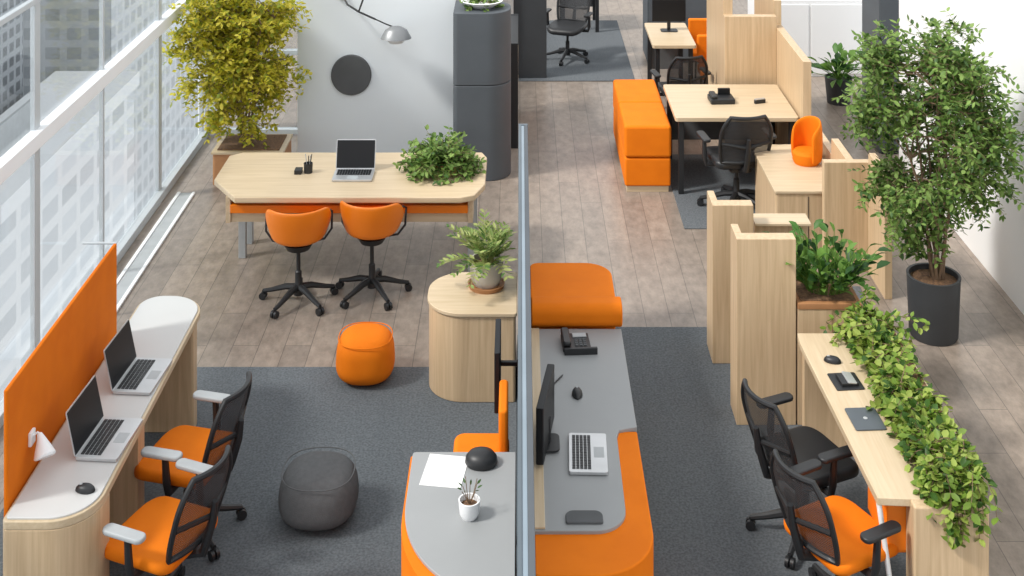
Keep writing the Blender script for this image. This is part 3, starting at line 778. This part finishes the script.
box('screen', 1.58, 1.98, 14.93, 14.95, .86, 1.12, DRK, g, .004)
box('stand', 1.76, 1.80, 14.94, 14.97, .76, .92, BLK, g, .003)
prism('foot', rrect(1.68, 1.88, 14.86, 15.0, .03), .75, .76, BLK, g, .002)
g = Grp('dark_rear_partition', (.15, 15.6, 0))
box('panel', -.08, .33, 15.5, 15.7, 0, 1.9, nmat('dark_panel', (.035, .04, .045), .6), g, .005)
box('edge', -.09, -.08, 15.45, 15.75, 0, 1.9, SIL, g, .002)
g = Grp('bookshelf', (-.12, 13.5, 0))
box('side_a', -.12, -.02, 13.1, 13.14, 0, 1.1, BLK, g, .003); box('side_b', -.12, -.02, 14.3, 14.34, 0, 1.1, BLK, g, .003)
for i in range(4): box('shelf_%d' % i, -.12, -.02, 13.14, 14.3, .05+.34*i, .075+.34*i, WY if i < 3 else BLK, g, .002)
random.seed(3); b = MB()
for i in range(3):
    y = 13.2
    while y < 14.2:
        w = rnd(.03, .06); h = rnd(.18, .27); b.cube((-.07, y+w/2, .075+.34*i+h/2), (.08, w*.92, h), random.choice((0, 0, 1, 2))); y += w
b.done('books', [ORP, BLK, WHT], g)
g = Grp('grey_tall_cabinet', (4.1, 13.3, 0))
box('carcass', 3.72, 4.55, 12.95, 13.6, 0, 2.6, COLM, g, .006)
box('door_seam', 4.12, 4.13, 12.94, 12.95, .05, 2.55, BLK, g, 0)
box('plinth', 3.74, 4.53, 12.93, 12.95, 0, .06, BLK, g, .002)
g = Grp('white_low_cabinet', (3.3, 15.9, 0))
box('carcass', 2.95, 4.3, 15.6, 16.2, 0, .95, WHT, g, .006)
box('door_left', 2.98, 3.6, 15.585, 15.6, .04, .9, WHT, g, .003)
box('door_right', 3.63, 4.27, 15.585, 15.6, .04, .9, WHT, g, .003)
g = Grp('potted_floor_plant', (3.72, 14.6, 0))
lathe_obj('pot', [(0, 0), (.13, 0), (.16, .3), (.145, .3), (.14, .26), (0, .26)], POTD, g, (3.72, 14.6, 0))
random.seed(9); b = MB()
for i in range(60):
    a = rnd(0, 6.28); el = rnd(.2, 1.4); d = Vector((math.cos(a)*math.cos(el), math.sin(a)*math.cos(el), math.sin(el)))
    s_ = Vector((3.72, 14.6, .27)); e = s_+d*rnd(.1, .3); b.tube([s_, e], [.004, .003], 5, 2); b.leaf(e, d, rnd(.16, .24), .08, lm(), True)
b.done('leaves', G_DRK, g)

# ------------------------------------------------------------------ light, world, camera
w = bpy.data.worlds.new('daylight'); sc.world = w; w.use_nodes = True
bg = w.node_tree.nodes['Background']; bg.inputs[0].default_value = (.96, .98, 1.0, 1); bg.inputs[1].default_value = 1.25
sd = bpy.data.lights.new('sun', 'SUN'); sd.energy = 3.6; sd.angle = R(9); sd.color = (1, .965, .91)
so = bpy.data.objects.new('sun', sd); sc.collection.objects.link(so)
so.rotation_euler = Vector((.66, .26, -.76)).to_track_quat('-Z', 'Y').to_euler()
try:
    sc.view_settings.view_transform = 'Standard'; sc.view_settings.look = 'None'
except Exception as e: print(e)
cd = bpy.data.cameras.new('camera'); co = bpy.data.objects.new('camera', cd); sc.collection.objects.link(co)
co.location = (0, 0, 4.7); co.rotation_euler = (R(90), 0, 0)
cd.sensor_width = 36; cd.lens = 36*1250/1024; cd.shift_x = -8/1024; cd.shift_y = -588/1024; cd.clip_end = 300
sc.camera = co
